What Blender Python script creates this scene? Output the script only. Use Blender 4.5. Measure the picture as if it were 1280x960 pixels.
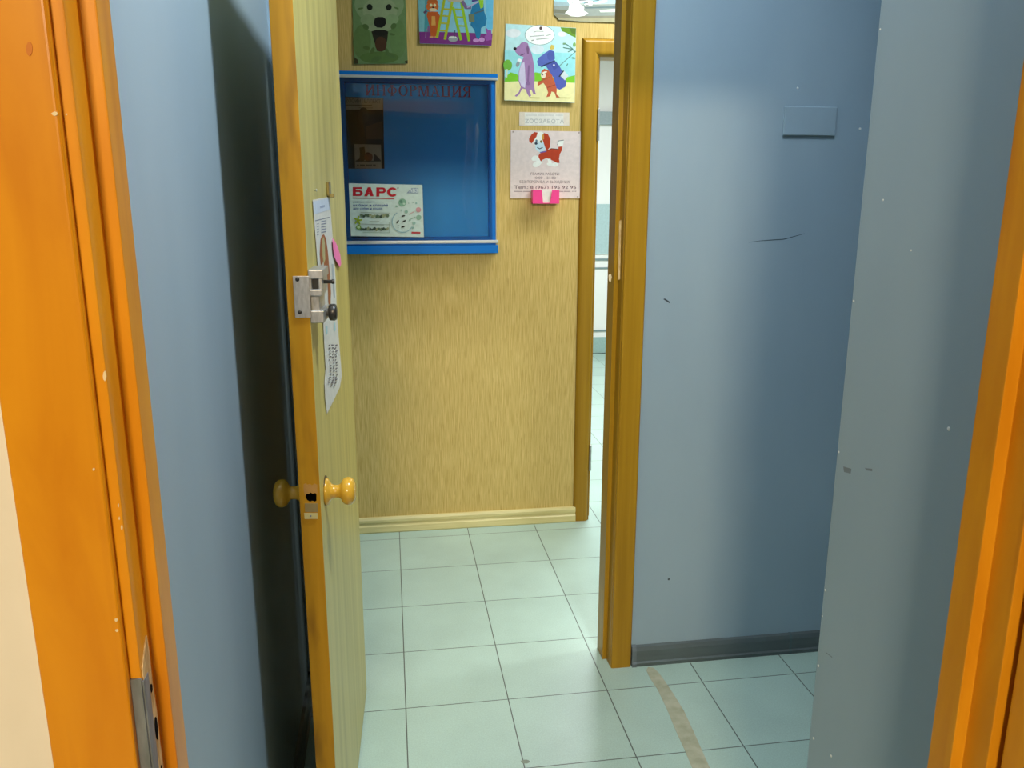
import bpy, bmesh, math, random
from mathutils import Vector, Matrix

for o in list(bpy.data.objects):
    bpy.data.objects.remove(o)
random.seed(7)
S = bpy.context.scene
C = S.collection

# ------------------------------------------------------------------ camera
F, PITCH, YAW, ROLL, EYE = 1021.0, 0.23185, 0.14821, 0.00137, 1.46
fwd = Vector((math.sin(YAW) * math.cos(PITCH), math.cos(YAW) * math.cos(PITCH), -math.sin(PITCH)))
rgt = Vector((math.cos(YAW), -math.sin(YAW), 0))
upv = rgt.cross(fwd)
R_ = math.cos(ROLL) * rgt + math.sin(ROLL) * upv
U_ = -math.sin(ROLL) * rgt + math.cos(ROLL) * upv
cam_d = bpy.data.cameras.new('camera')
cam_d.sensor_fit = 'HORIZONTAL'
cam_d.sensor_width = 36.0
cam_d.lens = 36.0 * F / 1280.0
cam_d.clip_start = 0.02
cam = bpy.data.objects.new('camera', cam_d)
C.objects.link(cam)
m = Matrix((R_, U_, -fwd)).transposed().to_4x4()
m.translation = (0, 0, EYE)
cam.matrix_world = m
S.camera = cam
EYEV = Vector((0, 0, EYE))


def ray(u, v):
    return fwd * F + R_ * (u - 640) + U_ * (480 - v)


def hit(u, v, axis, val):
    d = ray(u, v)
    return EYEV + d * ((val - EYEV[axis]) / d[axis])


# ------------------------------------------------------------------ world, lamps, exposure
W = bpy.data.worlds.new('world')
S.world = W
W.use_nodes = True
W.node_tree.nodes['Background'].inputs[0].default_value = (0.5, 0.6, 0.7, 1)
W.node_tree.nodes['Background'].inputs[1].default_value = 0.02
S.view_settings.view_transform = 'Standard'
S.view_settings.look = 'None'
S.view_settings.exposure = 0.0
S.view_settings.gamma = 1.0
S.view_settings.use_curve_mapping = False


def area(name, loc, size, power, color, aim=None, size_y=None):
    d = bpy.data.lights.new(name, 'AREA')
    d.energy = power
    d.color = color
    if size_y:
        d.shape = 'RECTANGLE'
        d.size = size
        d.size_y = size_y
    else:
        d.shape = 'DISK'
        d.size = size
    o = bpy.data.objects.new(name, d)
    C.objects.link(o)
    o.location = loc
    if aim is not None:
        o.rotation_euler = (Vector(aim) - Vector(loc)).to_track_quat('-Z', 'Y').to_euler()
    return o


area('vestibule_wall_lamp', (0.68, 1.12, 3.08), 0.22, 59, (0.86, 0.96, 1.0), aim=(-0.72, 0.79, 1.63))
area('corridor_ceiling_lamp', (1.15, 2.88, 2.66), 0.6, 19, (0.95, 1.0, 0.94), size_y=0.2)
area('corridor_ceiling_lamp', (2.2, 2.60, 2.66), 1.2, 25, (0.95, 1.0, 0.94), size_y=0.2)  # second corridor lamp, added to shape the brightness gradient on the wallpaper
area('hall_daylight_lamp', (1.6, 4.9, 2.66), 1.2, 110, (0.90, 0.97, 1.0), size_y=1.2)
area('room_ceiling_lamp', (-0.43, -2.3, 2.52), 0.5, 94, (1.0, 0.84, 0.58), aim=(-0.1, 0.7, 1.2), size_y=0.18)

# ------------------------------------------------------------------ materials


def lin(c):
    return tuple((x / 255 / 12.92 if x / 255 <= 0.04045 else ((x / 255 + 0.055) / 1.055) ** 2.4) for x in c)


def new_mat(name, col, rough=0.5, metal=0.0, spec=0.5):
    mt = bpy.data.materials.new(name)
    mt.use_nodes = True
    b = mt.node_tree.nodes['Principled BSDF']
    b.inputs['Base Color'].default_value = (*col, 1)
    b.inputs['Roughness'].default_value = rough
    b.inputs['Metallic'].default_value = metal
    b.inputs['Specular IOR Level'].default_value = spec
    return mt


def nodes(mt):
    return mt.node_tree.nodes, mt.node_tree.links, mt.node_tree.nodes['Principled BSDF']


def grain(mt, c1, c2, scale, detail=4, pos=(0.35, 0.65), bump=0.0, dist=0.0, extra=None):
    """stretched noise in object space between two colours"""
    n, l, b = nodes(mt)
    tc = n.new('ShaderNodeTexCoord')
    mp = n.new('ShaderNodeMapping')
    mp.inputs['Scale'].default_value = scale
    nz = n.new('ShaderNodeTexNoise')
    nz.inputs['Scale'].default_value = 1
    nz.inputs['Detail'].default_value = detail
    nz.inputs['Distortion'].default_value = dist
    cr = n.new('ShaderNodeValToRGB')
    cr.color_ramp.elements[0].position, cr.color_ramp.elements[1].position = pos
    cr.color_ramp.elements[0].color = (*c1, 1)
    cr.color_ramp.elements[1].color = (*c2, 1)
    l.new(tc.outputs['Object'], mp.inputs['Vector'])
    l.new(mp.outputs[0], nz.inputs['Vector'])
    l.new(nz.outputs[0], cr.inputs[0])
    out = cr.outputs[0]
    if extra:
        c3, sc3, pos3, fac = extra
        mp2 = n.new('ShaderNodeMapping')
        mp2.inputs['Scale'].default_value = sc3
        nz2 = n.new('ShaderNodeTexNoise')
        nz2.inputs['Scale'].default_value = 1
        nz2.inputs['Detail'].default_value = 2
        cr2 = n.new('ShaderNodeValToRGB')
        cr2.color_ramp.elements[0].position, cr2.color_ramp.elements[1].position = pos3
        cr2.color_ramp.elements[0].color = (0, 0, 0, 1)
        cr2.color_ramp.elements[1].color = (fac, fac, fac, 1)
        mx = n.new('ShaderNodeMix')
        mx.data_type = 'RGBA'
        mx.inputs['B'].default_value = (*c3, 1)
        l.new(tc.outputs['Object'], mp2.inputs['Vector'])
        l.new(mp2.outputs[0], nz2.inputs['Vector'])
        l.new(nz2.outputs[0], cr2.inputs[0])
        l.new(cr2.outputs[0], mx.inputs['Factor'])
        l.new(out, mx.inputs['A'])
        out = mx.outputs['Result']
    l.new(out, b.inputs['Base Color'])
    if bump:
        bp = n.new('ShaderNodeBump')
        bp.inputs['Strength'].default_value = bump
        bp.inputs['Distance'].default_value = 0.002
        l.new(nz.outputs[0], bp.inputs['Height'])
        l.new(bp.outputs[0], b.inputs['Normal'])
    return mt


M = {}
M['blue'] = grain(new_mat('blue_wall_paint', (0, 0, 0), 0.42, spec=0.35), (0.28, 0.37, 0.45), (0.32, 0.41, 0.485), (3, 3, 1.2), 5, bump=0.12)
M['cream'] = grain(new_mat('cream_wallpaper', (0, 0, 0), 0.7, spec=0.2), (0.74, 0.66, 0.55), (0.80, 0.72, 0.61), (14, 14, 5), 4)
M['dim'] = grain(new_mat('dark_room_wall', (0, 0, 0), 0.8, spec=0.1), (0.16, 0.13, 0.10), (0.20, 0.16, 0.12), (5, 5, 5), 3)  # unseen room walls, darkened to weaken their reflection in the board
M['white'] = grain(new_mat('white_paint', (0, 0, 0), 0.6), (0.78, 0.79, 0.78), (0.82, 0.83, 0.82), (3, 3, 3), 3)
M['ceil'] = grain(new_mat('ceiling_paint', (0, 0, 0), 0.8), (0.36, 0.37, 0.37), (0.40, 0.41, 0.41), (3, 3, 3), 3)
M['orange'] = grain(new_mat('cherry_laminate', (0, 0, 0), 0.33, spec=0.25), (0.57, 0.205, 0.006), (0.69, 0.285, 0.010), (22, 22, 5), 4, (0.3, 0.7), dist=0.6,
                    extra=((0.46, 0.135, 0.006), (40, 40, 1.3), (0.52, 0.70), 0.6))
M['yellow'] = grain(new_mat('varnished_pine', (0, 0, 0), 0.35, spec=0.25), (0.32, 0.165, 0.008), (0.41, 0.220, 0.014), (60, 60, 2.0), 4, (0.3, 0.7),
                    extra=((0.30, 0.14, 0.02), (160, 160, 5), (0.6, 0.8), 0.4))
M['edge'] = grain(new_mat('door_edge_pine', (0, 0, 0), 0.4, spec=0.2), (0.44, 0.205, 0.009), (0.56, 0.275, 0.014), (50, 50, 3.0), 4, (0.3, 0.7),
                  extra=((0.20, 0.085, 0.01), (30, 30, 7), (0.55, 0.8), 0.75))
M['veneer'] = grain(new_mat('door_face_veneer', (0, 0, 0), 0.38), (0.42, 0.345, 0.085), (0.58, 0.485, 0.145), (14, 22, 1.1), 5, (0.32, 0.66),
                    extra=((0.34, 0.25, 0.085), (20, 90, 3), (0.6, 0.8), 0.5))
M['knob'] = new_mat('varnished_knob_wood', (0.60, 0.335, 0.032), 0.16)
M['dark_bb'] = grain(new_mat('grey_plastic_skirting', (0, 0, 0), 0.42), (0.085, 0.105, 0.11), (0.10, 0.125, 0.13), (8, 60, 60), 3)
M['yellow_bb'] = grain(new_mat('yellow_plastic_skirting', (0, 0, 0), 0.4), (0.62, 0.52, 0.23), (0.70, 0.60, 0.29), (4, 60, 60), 3)
M['steel'] = grain(new_mat('worn_steel', (0, 0, 0), 0.38, 0.75), (0.42, 0.40, 0.38), (0.55, 0.53, 0.51), (200, 200, 60), 3, bump=0.1)
M['bluesteel'] = grain(new_mat('dull_grey_steel', (0, 0, 0), 0.5, 0.6), (0.20, 0.21, 0.22), (0.28, 0.29, 0.31), (120, 120, 30), 3)
M['alu'] = new_mat('aluminium_rail', (0.62, 0.66, 0.69), 0.4, 0.5)
M['darkmetal'] = new_mat('blackened_metal', (0.06, 0.055, 0.05), 0.35, 0.6)
M['brass'] = new_mat('brass', (0.36, 0.29, 0.12), 0.3, 0.9)
M['rawwood'] = grain(new_mat('bare_splintered_wood', (0, 0, 0), 0.8, spec=0.1), (0.40, 0.24, 0.09), (0.66, 0.46, 0.22), (180, 180, 40), 5)
M['palewood'] = new_mat('pale_bare_wood', (0.72, 0.58, 0.36), 0.7)
M['black'] = new_mat('cavity_shade', (0.012, 0.01, 0.01), 0.9, spec=0.0)  # near-black colour that stands in for shade inside holes
M['boardblue'] = grain(new_mat('blue_board_plastic', (0, 0, 0), 0.38, spec=0.25), (0.003, 0.17, 0.60), (0.004, 0.19, 0.66), (6, 6, 6), 3)
M['boardpanel'] = grain(new_mat('blue_board_back', (0, 0, 0), 0.5), (0.008, 0.36, 0.90), (0.012, 0.40, 0.95), (4, 4, 4), 3)
M['pink'] = new_mat('pink_plastic', (0.95, 0.06, 0.30), 0.3)
M['cement'] = grain(new_mat('cement_filler', (0, 0, 0), 0.85, spec=0.2), (0.36, 0.36, 0.255), (0.49, 0.485, 0.37), (25, 25, 25), 6)
M['chip'] = new_mat('chipped_white_plaster', (0.75, 0.76, 0.74), 0.8)

# bamboo wallpaper: fine vertical fibres of random length and tone
mt = new_mat('bamboo_wallpaper', (0, 0, 0), 0.6, spec=0.3)
grain(mt, (0.50, 0.335, 0.088), (0.70, 0.505, 0.185), (260, 260, 11), 3, (0.30, 0.68), bump=0.25,
      extra=((0.42, 0.26, 0.065), (150, 150, 16), (0.58, 0.72), 0.5))
M['wallpaper'] = mt

# tiled floor on the world grid: 30 cm tiles, dark 4 mm joints
mt = new_mat('floor_tiles', (0.5, 0.5, 0.5), 0.34, spec=0.5)
n, l, b = nodes(mt)
tc = n.new('ShaderNodeTexCoord')
mp = n.new('ShaderNodeMapping')
mp.inputs['Location'].default_value = (-0.0054 + 6.0, -0.0114 + 6.0, 0)
l.new(tc.outputs['Object'], mp.inputs['Vector'])
br = n.new('ShaderNodeTexBrick')
br.offset = 0.0
br.squash = 1.0
br.inputs['Scale'].default_value = 1.0
br.inputs['Brick Width'].default_value = 0.3
br.inputs['Row Height'].default_value = 0.3
br.inputs['Mortar Size'].default_value = 0.0017
br.inputs['Mortar Smooth'].default_value = 0.2
br.inputs['Color1'].default_value = (0.415, 0.555, 0.495, 1)
br.inputs['Color2'].default_value = (0.445, 0.585, 0.525, 1)
br.inputs['Mortar'].default_value = (0.10, 0.11, 0.10, 1)
l.new(mp.outputs[0], br.inputs['Vector'])
nz = n.new('ShaderNodeTexNoise')
nz.inputs['Scale'].default_value = 260
nz.inputs['Detail'].default_value = 3
l.new(tc.outputs['Object'], nz.inputs['Vector'])
nz2 = n.new('ShaderNodeTexNoise')
nz2.inputs['Scale'].default_value = 3.5
nz2.inputs['Detail'].default_value = 5
l.new(tc.outputs['Object'], nz2.inputs['Vector'])
ma = n.new('ShaderNodeMath')
ma.operation = 'ADD'
l.new(nz.outputs[0], ma.inputs[0])
l.new(nz2.outputs[0], ma.inputs[1])
mr = n.new('ShaderNodeMapRange')
mr.inputs['From Min'].default_value = 0.7
mr.inputs['From Max'].default_value = 1.3
mr.inputs['To Min'].default_value = 0.86
mr.inputs['To Max'].default_value = 1.10
l.new(ma.outputs[0], mr.inputs['Value'])
mx = n.new('ShaderNodeMix')
mx.data_type = 'RGBA'
mx.blend_type = 'MULTIPLY'
mx.inputs['Factor'].default_value = 1
l.new(br.outputs['Color'], mx.inputs['A'])
l.new(mr.outputs[0], mx.inputs['B'])
l.new(mx.outputs['Result'], b.inputs['Base Color'])
bp = n.new('ShaderNodeBump')
bp.inputs['Strength'].default_value = 0.35
bp.inputs['Distance'].default_value = 0.002
bp.invert = True
l.new(br.outputs['Fac'], bp.inputs['Height'])
l.new(bp.outputs[0], b.inputs['Normal'])
M['tiles'] = mt

# acrylic front of the notice board: clear, with a strong mirror-like sheen
mt = bpy.data.materials.new('clear_acrylic')
mt.use_nodes = True
n, l = mt.node_tree.nodes, mt.node_tree.links
n.clear()
out = n.new('ShaderNodeOutputMaterial')
mix = n.new('ShaderNodeMixShader')
tr = n.new('ShaderNodeBsdfTransparent')
tr.inputs[0].default_value = (0.99, 0.99, 0.99, 1)
gl = n.new('ShaderNodeBsdfGlossy')
gl.inputs['Roughness'].default_value = 0.03
fr = n.new('ShaderNodeFresnel')
fr.inputs['IOR'].default_value = 1.6
l.new(fr.outputs[0], mix.inputs[0])
l.new(tr.outputs[0], mix.inputs[1])
l.new(gl.outputs[0], mix.inputs[2])
l.new(mix.outputs[0], out.inputs[0])
M['acrylic'] = mt

_ink = {}


def ink(c, rough=0.55):
    k = (tuple(c), rough)
    if k not in _ink:
        mt = new_mat('ink_%d_%d_%d' % tuple(c), (0, 0, 0), rough, spec=0.3)
        a = lin(c)
        grain(mt, tuple(x * 0.95 for x in a), tuple(min(1, x * 1.04) for x in a), (60, 60, 60), 2)
        _ink[k] = mt
    return _ink[k]


# ------------------------------------------------------------------ mesh helpers
class MB:
    def __init__(s):
        s.bm = bmesh.new()

    def box(s, x0, x1, y0, y1, z0, z1, mi=0):
        g = bmesh.ops.create_cube(s.bm, size=1)
        bmesh.ops.scale(s.bm, vec=(x1 - x0, y1 - y0, z1 - z0), verts=g['verts'])
        bmesh.ops.translate(s.bm, vec=((x0 + x1) / 2, (y0 + y1) / 2, (z0 + z1) / 2), verts=g['verts'])
        for f in {f for v in g['verts'] for f in v.link_faces}:
            f.material_index = mi
        return s

    def prism(s, pts, vec, mi=0):
        """closed polygon of 3-D points extruded along vec"""
        vec = Vector(vec)
        a = [s.bm.verts.new(Vector(p)) for p in pts]
        c = [s.bm.verts.new(Vector(p) + vec) for p in pts]
        fs = [s.bm.faces.new(a), s.bm.faces.new(list(reversed(c)))]
        k = len(pts)
        for i in range(k):
            fs.append(s.bm.faces.new((a[(i + 1) % k], a[i], c[i], c[(i + 1) % k])))
        for f in fs:
            f.material_index = mi
        bmesh.ops.recalc_face_normals(s.bm, faces=fs)
        return s

    def face(s, pts, mi=0):
        f = s.bm.faces.new([s.bm.verts.new(Vector(p)) for p in pts])
        f.material_index = mi
        return f

    def lathe(s, prof, origin, axis='x', seg=40, mi=0):
        """prof: (distance along axis, radius)"""
        rings = []
        o = Vector(origin)
        for d, r in prof:
            ring = []
            for i in range(seg):
                a = 2 * math.pi * i / seg
                c_, s_ = r * math.cos(a), r * math.sin(a)
                p = {'x': (d, c_, s_), 'y': (c_, d, s_), 'z': (c_, s_, d)}[axis]
                ring.append(s.bm.verts.new(o + Vector(p)))
            rings.append(ring)
        fs = []
        for a, c in zip(rings, rings[1:]):
            for i in range(seg):
                fs.append(s.bm.faces.new((a[i], a[(i + 1) % seg], c[(i + 1) % seg], c[i])))
        fs.append(s.bm.faces.new(rings[0]))
        fs.append(s.bm.faces.new(rings[-1]))
        for f in fs:
            f.material_index = mi
            f.smooth = True
        bmesh.ops.recalc_face_normals(s.bm, faces=fs)
        return s

    def bevel(s, w, seg=2):
        es = [e for e in s.bm.edges if len(e.link_faces) == 2 and e.calc_face_angle(0) > 0.5]
        bmesh.ops.bevel(s.bm, geom=es, offset=w, segments=seg, affect='EDGES', profile=0.6)
        return s

    def build(s, name, mats, parent=None, smooth=False):
        me = bpy.data.meshes.new(name)
        if smooth:
            for f in s.bm.faces:
                f.smooth = True
        s.bm.to_mesh(me)
        s.bm.free()
        for mm in (mats if isinstance(mats, (list, tuple)) else [mats]):
            me.materials.append(mm)
        o = bpy.data.objects.new(name, me)
        C.objects.link(o)
        if parent:
            o.parent = parent
        return o


def tag(o, label=None, cat=None, group=None, kind=None):
    for k, v in (('label', label), ('category', cat), ('group', group), ('kind', kind)):
        if v:
            o[k] = v
    return o


def empty(name, loc=(0, 0, 0), rz=0.0):
    o = bpy.data.objects.new(name, None)
    o.empty_display_size = 0.1
    C.objects.link(o)
    o.location = loc
    o.rotation_euler = (0, 0, rz)
    return o


def struct(o):
    o['kind'] = 'structure'
    return o


# flat printed matter: layered ink polygons on a thin sheet, drawn facing -y
class Art:
    def __init__(s, y, lift=0.0, thick=0.0006):
        s.y, s.lift, s.th = y, lift, thick
        s.mb = MB()
        s.mats = []
        s.k = (1.0, 0.0, 0.0)
        s.n = 0
        s.ztop = s.zbot = None
        s.maxlayer = 0

    def frame(s, ox, oy, k):
        s.k = (k, ox, oy)
        return s

    def mi(s, c):
        mt = c if isinstance(c, bpy.types.Material) else ink(c)
        if mt not in s.mats:
            s.mats.append(mt)
        return s.mats.index(mt)

    def pt(s, p):
        k, ox, oy = s.k
        h = hit(ox + p[0] * k, oy + p[1] * k, 1, s.y)
        return h.x, h.z

    def sheet(s, pts, c):
        q = [s.pt(p) for p in pts]
        s.ztop = max(z for x, z in q)
        s.zbot = min(z for x, z in q)
        s.mb.prism([(x, s.y, z) for x, z in q], (0, -s.th, 0), s.mi(c))
        return s

    def yy(s):
        s.n += 1
        return s.y - s.th - 0.00005 - 0.000012 * s.n

    def poly(s, pts, c):
        y = s.yy()
        s.mb.face([(x, y, z) for x, z in (s.pt(p) for p in pts)], s.mi(c))
        return s

    def ell(s, cx, cy, rx, ry, c, rot=0, seg=24):
        a = math.radians(rot)
        return s.poly([(cx + rx * math.cos(t) * math.cos(a) - ry * math.sin(t) * math.sin(a),
                        cy + rx * math.cos(t) * math.sin(a) + ry * math.sin(t) * math.cos(a))
                       for t in (2 * math.pi * i / seg for i in range(seg))], c)

    def line(s, pts, w, c):
        for (x0, y0), (x1, y1) in zip(pts, pts[1:]):
            L = math.hypot(x1 - x0, y1 - y0) or 1
            nx, ny = -(y1 - y0) / L * w / 2, (x1 - x0) / L * w / 2
            ex, ey = (x1 - x0) / L * w * .2, (y1 - y0) / L * w * .2
            s.poly([(x0 + nx - ex, y0 + ny - ey), (x1 + nx + ex, y1 + ny + ey), (x1 - nx + ex, y1 - ny + ey), (x0 - nx - ex, y0 - ny - ey)], c)
        return s

    def text(s, txt, x0, y0, x1, h, c, bold=0.0):
        """txt between x0 and x1, baseline at y0, capitals h tall (frame units)"""
        cu = bpy.data.curves.new('t', 'FONT')
        cu.body = txt
        cu.offset = bold
        cu.resolution_u = 3
        ob = bpy.data.objects.new('t', cu)
        C.objects.link(ob)
        bpy.context.view_layer.update()
        me = bpy.data.meshes.new_from_object(ob.evaluated_get(bpy.context.evaluated_depsgraph_get()))
        bpy.data.objects.remove(ob)
        xs = [v.co.x for v in me.vertices]
        lo, hi = min(xs), max(xs)
        ax, az = s.pt((x0, y0))
        bx, _ = s.pt((x1, y0))
        _, cz = s.pt((x0, y0 - h))
        y = s.yy()
        vs = [s.mb.bm.verts.new((ax + (v.co.x - lo) / (hi - lo) * (bx - ax), y, az + v.co.y / 0.69 * (cz - az))) for v in me.vertices]
        mi = s.mi(c)
        for p in me.polygons:
            try:
                f = s.mb.bm.faces.new([vs[i] for i in p.vertices])
                f.material_index = mi
            except ValueError:
                pass
        bpy.data.meshes.remove(me)
        return s

    def build(s, name, parent=None):
        if s.lift:
            for v in s.mb.bm.verts:
                t = max(0, min(1, (s.ztop - v.co.z) / max(1e-6, s.ztop - s.zbot)))
                v.co.y -= s.lift * t
        return s.mb.build(name, s.mats, parent)


# ------------------------------------------------------------------ the setting
XL, XR = -0.278, 0.63            # vestibule side walls
YF0, YF1 = 0.65, 0.717           # front partition
YB0, YB1 = 2.235, 2.345          # wall with the yellow frame
YC = 3.40                        # papered corridor wall
XR_END = 0.63 / 0.6034           # where the right stub wall ends
HV, HC = 3.2, 2.72

floor = struct(MB().box(-2.2, 4.0, -2.6, 7.2, -0.05, 0.0).build('floor', M['tiles']))
struct(MB().box(-2.2, 4.0, YF0, YB1, HV, HV + .05).build('ceiling', M['ceil']))
struct(MB().box(-2.2, 4.0, YB1, 7.2, HC, HC + .05).build('ceiling', M['ceil']))
struct(MB().box(-2.2, 4.0, -2.6, YF0, 2.62, 2.67).build('ceiling', M['ceil']))

# front partition (cream on the room side)
wf = MB()
wf.box(-2.2, -0.2475, YF0, YF1, 0, HV)
wf.box(0.623, 4.0, YF0, YF1, 0, HV)
wf.box(-0.2475, 0.623, YF0, YF1, 2.03, HV)
for f in wf.bm.faces:
    f.normal_update()
    if f.normal.y > .5:
        f.material_index = 1
struct(wf.build('wall_front', [M['cream'], M['blue']]))
# room behind the camera
rm = MB()
rm.box(-2.25, -2.2, -2.6, YF0, 0, HV)
rm.box(2.2, 2.25, -2.6, YF0, 0, HV)
rm.box(-2.2, 2.2, -2.65, -2.6, 0, HV)
struct(rm.build('wall_room', M['dim']))

wall_left = struct(MB().box(XL - .1, XL, YF1, YB0, 0, HV).build('wall_left', M['blue']))
wr = MB()
wr.box(XR, 3.05, YF1, XR_END, 0, HV)
wr.bevel(0.004, 2)
wall_right = struct(wr.build('wall_right', M['blue']))
struct(MB().box(3.0, 3.1, XR_END, YB0, 0, HV).build('wall_recess', M['blue']))

OX0, OX1 = -0.185, 0.675         # hole for the yellow frame
wb = MB()
wb.box(-2.2, OX0, YB0, YB1, 0, HV)
wb.box(OX1, 4.0, YB0, YB1, 0, HV)
wb.box(OX0, OX1, YB0, YB1, 2.03, HV)
wall_back = struct(wb.build('wall_back', M['blue']))

FX0, FX1 = 0.835, 1.70           # hole for the far frame
wc = MB()
wc.box(-2.2, FX0, YC, YC + .12, 0, HC)
wc.box(FX1, 4.0, YC, YC + .12, 0, HC)
wc.box(FX0, FX1, YC, YC + .12, 2.02, HC)
wall_corr = struct(wc.build('wall_corridor', M['wallpaper']))
struct(MB().box(-2.2, -2.1, YB1, YC, 0, HC).build('wall_corridor_end', M['white']))
struct(MB().box(3.9, 4.0, YB1, YC, 0, HC).build('wall_corridor_end', M['white']))

# far bright hall
YH = hit(755, 441, 2, 0.0).y
fh = MB()
fh.box(-0.2, 4.0, YH, YH + .1, 0, HC)
fh.box(-0.3, -0.2, YC + .12, YH + .1, 0, HC)
fh.box(3.9, 4.0, YC + .12, YH + .1, 0, HC)
struct(fh.build('wall_hall', M['white']))


def band(name, v0, v1, mat, d=0.02):
    z0, z1 = hit(755, v1, 1, YH).z, hit(755, v0, 1, YH).z
    return struct(MB().box(-0.2, 3.9, YH - d, YH, max(z0, 0.0), z1).bevel(0.003).build(name, mat))


band('baseboard_hall', 421, 441, ink((150, 178, 176)))
for v0, v1 in ((323, 325.5), (334, 336), (412, 414)):
    band('trim_hall', v0, v1, ink((120, 140, 142)), 0.012)
band('trim_hall', 140, 156, ink((150, 165, 170)), 0.05)
band('trim_hall', 255, 318, ink((170, 195, 198)), 0.008)

# skirtings
PROF_D = [(0, 0), (0.016, 0), (0.018, 0.012), (0.013, 0.016), (0.013, 0.052), (0.008, 0.064), (0, 0.068)]


def skirting(name, prof, x0, x1, y, mat, parent=None):
    """profile (depth towards -y, height) run along x"""
    return MB().prism([(x0, y - d, z) for d, z in prof], (x1 - x0, 0, 0)).build(name, mat, parent)


XJ = hit(988, 806, 1, YB0 - .013).x
bb = struct(empty('baseboard_back', (0, 0, 0)))
skirting('skirting_length', PROF_D, 0.720, XJ - .002, YB0, M['dark_bb'], bb)
skirting('skirting_length', PROF_D, XJ + .002, 3.0, YB0, M['dark_bb'], bb)
skirting('joint_cover', [(d * 1.06, z * 1.02) for d, z in PROF_D], XJ - .004, XJ + .004, YB0, ink((88, 104, 108)), bb)
skirting('end_cap', [(d * 1.12, z * 1.03) for d, z in PROF_D], 0.715, 0.729, YB0, ink((104, 112, 118)), bb)
struct(MB().prism([(XL + d, YF1, z) for d, z in PROF_D], (0, YB0 - YF1, 0)).build('baseboard_left', M['dark_bb']))
PROF_Y = [(0, 0), (0.016, 0), (0.019, 0.006), (0.017, 0.030), (0.010, 0.036), (0.010, 0.044), (0.015, 0.048), (0.015, 0.060), (0.010, 0.068), (0, 0.070)]
struct(skirting('baseboard_corridor', PROF_Y, -2.1, 0.797, YC, M['yellow_bb']))

# filler strip across the tiles
cp = [(810, 834), (808, 838), (812, 847), (822, 862), (833, 885), (845, 914), (856, 938), (866, 962),
      (888, 962), (880, 944), (868, 917), (855, 889), (842, 868), (832, 853), (824, 842), (817, 835)]
MB().prism([(hit(u, v, 2, 0.0).x, hit(u, v, 2, 0.0).y, 0.0) for u, v in cp], (0, 0, 0.0012)).build('cement_strip', M['cement'], floor)
MB().prism([(hit(u, v, 2, 0.0).x, hit(u, v, 2, 0.0).y, 0.0) for u, v in
            [(657 + 6 * math.cos(t) + random.uniform(-1, 1), 952 + 2.4 * math.sin(t)) for t in (i * .7 for i in range(9))]],
           (0, 0, 0.0005)).build('stain', ink((128, 136, 122)), floor)

# marks on the blue walls
cr = []
for u, v, w in ((936, 303, .4), (950, 301, .7), (965, 300, 1.1), (980, 299, 1.2), (993, 295.5, 1.0), (1006, 292, .4)):
    cr.append((u, v, w))
up = [hit(u, v - w * .4, 1, YB0 - .0004) for u, v, w in cr]
dn = [hit(u, v + w * .4, 1, YB0 - .0004) for u, v, w in reversed(cr)]
MB().prism(up + dn, (0, 0.0003, 0)).build('crack', ink((40, 58, 66)), wall_back)
MB().prism([hit(u, v, 1, YB0 - .0004) for u, v in ((829, 374), (837, 379), (838, 377.6), (831, 373))], (0, 0.0003, 0)).build('scuff', ink((60, 70, 78)), wall_back)
for u, v, r in ((997, 110, 1.3), (1075, 161, 1.6), (836, 724, 1.5)):
    h = hit(u, v, 1, YB0)
    MB().lathe([(-.0006, r * .0022), (0, r * .0024)], h, 'y', 8).build('paint_fleck', M['chip'] if v < 500 else ink((70, 78, 82)), wall_back)
for u, v, r in ((1090, 40, 1.2), (1062, 375, 1.4), (1047, 564, 1.4), (1030, 736, 1.6), (1028, 770, 1.2), (1023, 832, 1.8), (1017, 923, 1.8), (1039, 945, 1.7),
                (1186, 536, 2.2), (1104, 250, 1.2), (1139, 313, 1.0)):
    h = hit(u, v, 0, XR)
    if h.y > XR_END - .004:
        h.y = XR_END - .006
    MB().lathe([(-.0008, r * .0006), (-.0004, r * .0011), (0, r * .0012)], h, 'x', 8).build('paint_fleck', M['chip'], wall_right)
for seg_ in (((1032, 815), (1040, 821), (1040, 822), (1032, 816)),
             ((1054, 583), (1064, 586), (1063, 592), (1055, 590)), ((1081, 585), (1090, 586), (1090, 589), (1083, 588))):
    MB().prism([hit(u, v, 0, XR - .0004) for u, v in seg_], (0.0003, 0, 0)).build('scuff', ink((118, 128, 136)), wall_right)

# painted-over plate on the blue wall
h0, h1 = hit(980, 133, 1, YB0), hit(1042, 170, 1, YB0)
pl = MB().box(h0.x, h1.x, YB0 - .009, YB0, h1.z, h0.z).bevel(0.003, 3).build('cover_plate', M['blue'])
tag(pl, 'raised blank plate painted over in the same blue on the far wall', 'cover plate')

# ------------------------------------------------------------------ orange frame we look through (trim_1)
t1 = struct(empty('trim_1', (0, YF0, 0)))


def at_parent(o, p):
    o.location = -Vector(p.location)
    return o


def jamb(name, pts, z0, z1, mat, parent, bev=0.0012):
    o = MB().prism([(x, y, z0) for x, y in pts], (0, 0, z1 - z0)).bevel(bev, 2).build(name, mat, parent)
    return at_parent(o, parent)


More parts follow.
